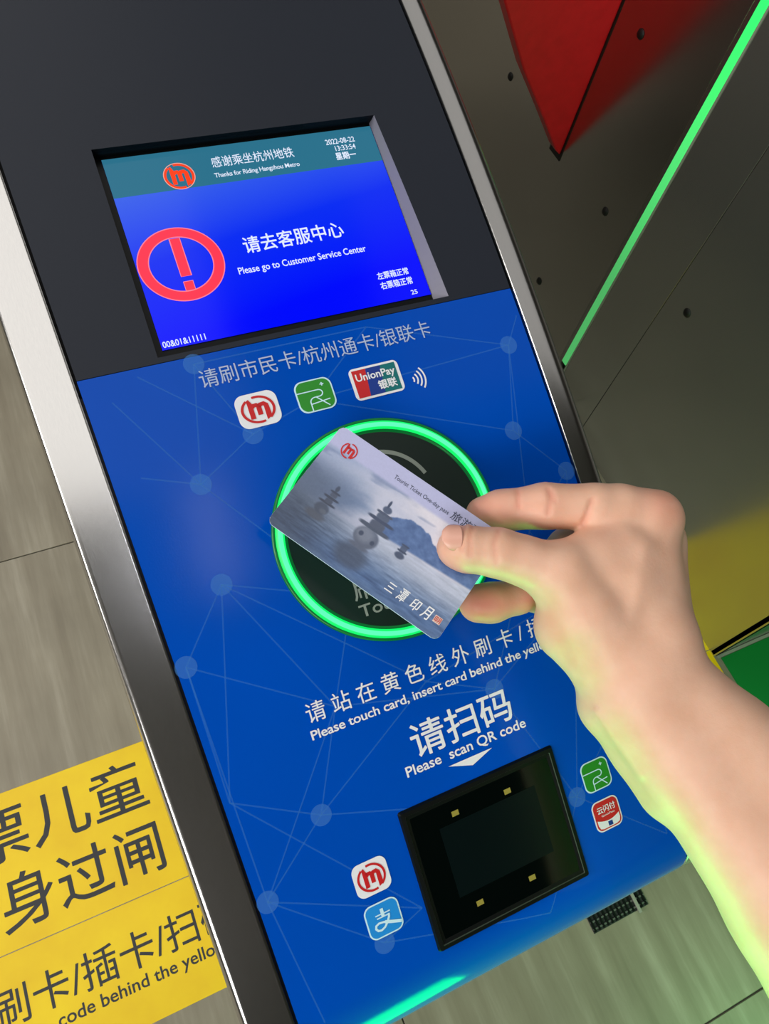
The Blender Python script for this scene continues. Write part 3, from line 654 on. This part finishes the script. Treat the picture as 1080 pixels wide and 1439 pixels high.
# ---------------------------------------------------------------- hand and forearm
HAND = {'body': [[[-2.83, 12.21, -4.0, 19.5], [18.79, 40.8, -9.0, 20.0], [57.05, 93.31, -21.0, 26.5], [88.34, 145.06, -31.0, 32]],
          [[8.57, 5.2, 0.0, 20], [37.26, 34.28, -5.0, 22.5], [74.88, 77.98, -15.0, 29], [108.55, 126.01, -26.0, 34]],
          [[0.0, 3.06, 0.0, 22], [5.62, -8.68, 3.0, 21.5]], [[4.75, -8.33, 5.0, 19], [8.75, -60.09, 14.0, 13.0]],
          [[11.24, -8.72, 12.0, 17], [18.42, -52.65, 25.0, 11.5]], [[9.48, -7.55, 19.0, 15], [18.96, -38.59, 37.0, 11]],
          [[2.96, -5.07, 24.0, 14], [12.39, -24.3, 43.0, 10]], [[-8.57, -6.31, -1.0, 18], [-24.26, -23.02, -5.0, 15.0], [-35.27, -38.27, -7.0, 12.8]],
          [[-15.95, -8.71, 1.0, 19.0], [-27.68, -16.55, 2.0, 16.3]], [[-29.81, -43.08, -3.0, 11], [-8.61, -49.67, 5.0, 13.5]],
          [[-6.12, -25.67, 3.0, 15], [-2.71, -44.01, 6.0, 14]], [[-18.07, -43.79, 0.0, 12.5], [-6.43, -33.49, 2.0, 15]],
          [[-7.05, 6.99, 4.0, 18.3], [-9.83, 17.59, 3.0, 13.5]], [[-8.02, 18.59, 7.0, 14.2], [2.89, 36.12, 5.0, 12.8], [12.8, 53.22, -1.0, 13]]],
 'creases': [([[-38.58, -76.25, 0.0], [-37.79, -71.92, -2.0], [-38.49, -65.23, -1.0]], 0.7, 0.8),
             ([[-36.74, -75.02, 0.0], [-35.74, -70.42, -1.0]], 0.7, 0.8), ([[-51.1, -75.08, 2.0], [-50.65, -68.29, 1.0]], 0.6, 1.0),
             ([[-19.56, -71.03, -1.0], [-21.13, -65.22, 0.0], [-23.32, -60.31, 1.0]], 1.3, 1.1),
             ([[-76.37, -61.52, -19.0], [-78.2, -56.64, -20.0], [-77.73, -50.93, -21.0]], 0.6, 0.8),
             ([[-72.91, -60.65, -19.0], [-74.46, -54.91, -20.0], [-74.29, -48.64, -21.0]], 0.5, 0.8),
             ([[-62.37, -58.61, -18.0], [-64.39, -52.9, -20.0], [-63.39, -45.64, -19.0]], 0.4, 1.0),
             ([[11.8, -70.16, 3.0], [5.78, -53.63, -1.0]], -0.6, 5.0), ([[1.04, -50.81, -6.0], [-5.74, -24.66, -13.0]], -0.5, 3.5),
             ([[-19.93, 17.56, -9.0], [-4.8, 40.94, -19.0]], -0.7, 2.0), ([[-42.32, -25.44, -19.0], [-33.18, -4.85, -17.0]], 0.3, 3.0)],
 'fingers': [([[-79.3, -50.99, -10.0, 7.6], [-75.49, -50.72, -10.5, 9.6], [-61.19, -48.92, -10.0, 10.1], [-50.61, -45.59, -9.0, 10.0],
               [-35.27, -40.06, -7.0, 12.3]],
              5, 2),
             ([[-65.17, -65.2, 10.0, 7.7], [-57.28, -66.46, 10.0, 9.2], [-38.14, -68.66, 8.0, 10.0], [-16.19, -68.03, 8.0, 10.4],
               [-4.6, -67.41, 10.0, 10.6], [12.58, -63.28, 14.0, 12.3]],
              4, 2),
             ([[-67.38, -25.45, 10.0, 8.6], [-61.24, -25.65, 11.0, 8.8], [-48.35, -27.95, 16.0, 7.8], [-23.92, -49.93, 27.0, 8.6],
               [17.81, -50.92, 27.0, 11]],
              4, 1),
             ([[-41.95, -27.4, 21.0, 7.2], [-31.31, -24.66, 25.0, 7.6], [-2.02, -22.8, 41.0, 8.3], [17.94, -36.88, 37.0, 10]], 4, 1),
             ([[-25.44, -12.54, 29.0, 6.6], [-15.59, -9.96, 35.0, 7], [-0.3, -8.12, 47.0, 7.4], [11.7, -22.57, 43.0, 9]], 4, 1)],
 'hi': [152, 184, 75],
 'kb': 10,
 'kr': 9,
 'lo': [-95, -100, -74],
 'nail': {'axis': (-1, -0.02, -0.05), 'c': [-81.64, -54.08, -13.0], 'half': 0.95, 'len': 8.5, 'n': (-0.1, -0.35, -1), 'r': 7.2},
 'origin': [108.7, 65.99, 331.0],
 'red': [([-71.51, -65.22, 4.0], 14, 0.45), ([-67.92, -25.67, 3.0], 14, 0.75), ([-43.27, -25.94, 14.0], 9, 0.6), ([-46.12, -68.28, -1.0], 18, 0.22),
         ([12.16, -70.79, 4.0], 11, 0.35), ([-84.01, -51.9, -17.0], 8, 0.15), ([-15.59, -53.63, -1.0], 10, 0.2)],
 'step': 1.15}
hx, hy, hz = HAND['origin']
RH = np.array([list(r_) for r_ in RC]) @ np.diag([1, -1, -1])     # hand frame (x right, y down, z away) -> world
hb = np.array([0, 0, H]) + RH @ (np.array(HAND['origin']) / 1000)
def cone(Pg, a, b_):
    a = np.array(a, np.float32); b_ = np.array(b_, np.float32); ab = b_[:3] - a[:3]; q_ = Pg - a[:3]
    t = np.clip(q_ @ ab / max(float(ab @ ab), 1e-6), 0, 1)
    return np.sqrt(((q_ - t[..., None] * ab) ** 2).sum(-1)) - (a[3] + t * (b_[3] - a[3]))
def smin(a, b_, k):
    h_ = np.maximum(k - np.abs(a - b_), 0) / k
    return np.minimum(a, b_) - h_ * h_ * h_ * k / 6
def hand_sdf(Pg):
    d = None
    for ch in HAND['body']:
        for a, b_ in zip(ch[:-1], ch[1:]):
            c_ = cone(Pg, a, b_); d = c_ if d is None else smin(d, c_, HAND['kb'])
    tips = []
    for ch, kf, nb in HAND['fingers']:
        f_ = None; segs = list(zip(ch[:-1], ch[1:]))
        for j, (a, b_) in enumerate(segs):
            c_ = cone(Pg, a, b_); f_ = c_ if f_ is None else smin(f_, c_, kf)
        rootd = None
        for a, b_ in segs[-nb:]:
            c_ = cone(Pg, a, b_); rootd = c_ if rootd is None else smin(rootd, c_, kf)
        d = smin(d, rootd, HAND['kr']); tips.append(f_)
    for f_ in tips: d = smin(d, f_, 1.2)
    return d
lo, hi, st_ = HAND['lo'], HAND['hi'], HAND['step']
ax = [np.arange(lo[k], hi[k], st_, dtype=np.float32) for k in range(3)]
D3 = np.empty([len(a) for a in ax], np.float32)
for i in range(0, len(ax[0]), 24):
    g_ = np.stack(np.meshgrid(ax[0][i:i + 24], ax[1], ax[2], indexing='ij'), -1)
    D3[i:i + 24] = hand_sdf(g_)
# surface nets
sg = D3 < 0
occ = np.zeros([n_ - 1 for n_ in D3.shape], np.int8)
for dx in (0, 1):
    for dy in (0, 1):
        for dz in (0, 1):
            occ += sg[dx:D3.shape[0] - 1 + dx, dy:D3.shape[1] - 1 + dy, dz:D3.shape[2] - 1 + dz]
act = (occ > 0) & (occ < 8); ci = np.argwhere(act); vid = -np.ones(act.shape, np.int64); vid[act] = np.arange(len(ci))
accp = np.zeros((len(ci), 3)); cnt = np.zeros(len(ci))
cs = [(0, 0, 0), (1, 0, 0), (0, 1, 0), (1, 1, 0), (0, 0, 1), (1, 0, 1), (0, 1, 1), (1, 1, 1)]
for a in cs:
    for k in range(3):
        if a[k]: continue
        b_ = list(a); b_[k] = 1
        da = D3[ci[:, 0] + a[0], ci[:, 1] + a[1], ci[:, 2] + a[2]]; db = D3[ci[:, 0] + b_[0], ci[:, 1] + b_[1], ci[:, 2] + b_[2]]
        mk = (da < 0) != (db < 0); t = np.where(mk, da / np.where(mk, da - db, 1), 0)
        p_ = ci + np.array(a); p_ = p_.astype(float); p_[:, k] += t
        accp[mk] += p_[mk]; cnt[mk] += 1
pv = accp / cnt[:, None] * st_ + np.array(lo)
qf = []
for k in range(3):
    u_, v_ = (k + 1) % 3, (k + 2) % 3
    s0_ = [slice(None)] * 3; s1_ = [slice(None)] * 3; s0_[k] = slice(0, -1); s1_[k] = slice(1, None)
    A0, A1 = sg[tuple(s0_)], sg[tuple(s1_)]; e = np.argwhere(A0 != A1)
    e = e[(e[:, u_] > 0) & (e[:, v_] > 0) & (e[:, u_] < D3.shape[u_] - 1) & (e[:, v_] < D3.shape[v_] - 1)]
    du = np.zeros(3, int); dv = np.zeros(3, int); du[u_] = 1; dv[v_] = 1
    g4 = [vid[tuple((e - o_).T)] for o_ in (0 * du, du, du + dv, dv)]
    q4 = np.stack(g4, 1); ins_ = A0[tuple(e.T)]; q4[ins_] = q4[ins_][:, ::-1]; qf.append(q4)
qf = np.concatenate(qf); qf = qf[(qf >= 0).all(1)][:, ::-1]
# relax, then push in creases and raise tendons/knuckles
ed = np.concatenate([qf[:, [0, 1]], qf[:, [1, 2]], qf[:, [2, 3]], qf[:, [3, 0]]])
def relax(p_, n_, lam=.5):
    for _ in range(n_):
        s_ = np.zeros_like(p_); c_ = np.zeros(len(p_))
        for k in range(3):
            s_[:, k] = np.bincount(ed[:, 0], p_[ed[:, 1], k], len(p_)) + np.bincount(ed[:, 1], p_[ed[:, 0], k], len(p_))
        c_ = np.bincount(ed[:, 0], minlength=len(p_)) + np.bincount(ed[:, 1], minlength=len(p_))
        p_ = p_ + lam * (s_ / np.maximum(c_, 1)[:, None] - p_)
    return p_
pv = relax(pv, 5)
def normals(p_):
    nf = np.cross(p_[qf[:, 2]] - p_[qf[:, 0]], p_[qf[:, 3]] - p_[qf[:, 1]]); o_ = np.zeros_like(p_)
    for k in range(3):
        for j in range(4): o_[:, k] += np.bincount(qf[:, j], nf[:, k], len(p_))
    return o_ / np.maximum(np.linalg.norm(o_, axis=1), 1e-9)[:, None]
nv = normals(pv)
def seg_dist(p_, pts):
    p_ = p_ + np.array(HAND['origin']); zc = np.mean([a[2] for a in pts]) + hz; zz_ = p_[:, 2]
    p_ = np.c_[p_[:, :2] * (330 / zz_)[:, None], np.maximum(zz_ - zc - 14, 0) * 2]
    pts = [((a[0] + hx) * 330 / (a[2] + hz), (a[1] + hy) * 330 / (a[2] + hz), 0) for a in pts]
    best = np.full(len(p_), 1e9)
    for a, b_ in zip(pts[:-1], pts[1:]):
        a = np.array(a, float); b_ = np.array(b_, float); ab = b_ - a
        t = np.clip((p_ - a) @ ab / (ab @ ab), 0, 1); best = np.minimum(best, np.linalg.norm(p_ - a - t[:, None] * ab, axis=1))
    return best
red = np.zeros(len(pv))
for pts, amp, wd in HAND['creases']:
    d_ = seg_dist(pv, pts); f_ = np.exp(-(d_ / wd) ** 2); pv -= nv * (amp * f_)[:, None]
    if amp > 0: red += .25 * np.exp(-(d_ / (wd * 1.3)) ** 2)
for (x, y, z), rad, amt in HAND['red']:
    red += amt * np.exp(-(np.linalg.norm(pv - np.array([x, y, z]), axis=1) / rad) ** 2)
pw_ = pv @ (RH / 1000).T
person = empty('person', tuple(hb), 'bare right hand and forearm pinching the travel card between thumb and finger', 'person')
me = bpy.data.meshes.new('arm'); me.from_pydata((pw_ + hb).tolist(), [], qf.tolist()); me.update()
me.polygons.foreach_set('use_smooth', [True] * len(me.polygons))
ca = me.color_attributes.new('redness', 'FLOAT_COLOR', 'POINT')
rd = np.clip(red, 0, 1); ca.data.foreach_set('color', np.c_[rd, rd, rd, np.ones(len(rd))].astype(np.float32).ravel())
m = mat('skin', rgb(226, 180, 150), 0.45, spec=0.4)
at = nd(m, 'ShaderNodeAttribute'); at.attribute_name = 'redness'
f1 = noise(m, 70, (1, 1, 1), 3); base_c = ramp(m, f1, [(.3, rgb(222, 176, 148)), (.7, rgb(230, 188, 162))])
mx = nd(m, 'ShaderNodeMix'); mx.data_type = 'RGBA'; lk(m, at.outputs['Fac'], mx.inputs[0]); lk(m, base_c, mx.inputs[6]); mx.inputs[7].default_value = rgb(214, 118, 100)
lk(m, mx.outputs[2], P(m).inputs['Base Color'])
P(m).inputs['Subsurface Weight'].default_value = 0.25; P(m).inputs['Subsurface Radius'].default_value = (1.0, .35, .2); P(m).inputs['Subsurface Scale'].default_value = 0.003
bump(m, noise(m, 700, (1, 1, 1), 4, .7), 0.25, 0.0004)
me.materials.append(m)
ao = bpy.data.objects.new('arm', me); COL.objects.link(ao); ao.parent = person; ao.matrix_parent_inverse = person.matrix_world.inverted()
# thumbnail: small curved plate on the thumb's outer end
nl = HAND['nail']; c_ = np.array(nl['c']); ax_ = np.array(nl['axis'], float); ax_ /= np.linalg.norm(ax_); nn = np.array(nl['n'], float); nn -= nn @ ax_ * ax_; nn /= np.linalg.norm(nn); sd = np.cross(ax_, nn)
b = MB()
def nailp(u, v):
    a = u * nl['half'] * (1 - .45 * v ** 3) * (1 - .12 * (1 - v) ** 2); rr_ = nl['r'] + .05 - 1.4 * max(0, v - .55) ** 2 * 2 
    ln = nl['len'] * (v - .5) * (1 - .25 * (abs(u) ** 3) * (1 if v > .5 else .9))
    p_ = c_ + ax_ * ln + (nn * math.cos(a) + sd * math.sin(a)) * rr_
    return tuple(hb + RH @ (p_ / 1000))
b.grid(nailp, lin(-1, 1, 17), lin(0, 1, 17))
mn = mat('fingernail', rgb(226, 172, 152), 0.3, spec=.5)
no = b.build('thumbnail', mn, person, True, 'pale pink thumbnail'); md = no.modifiers.new('thick', 'SOLIDIFY'); md.thickness = .0004
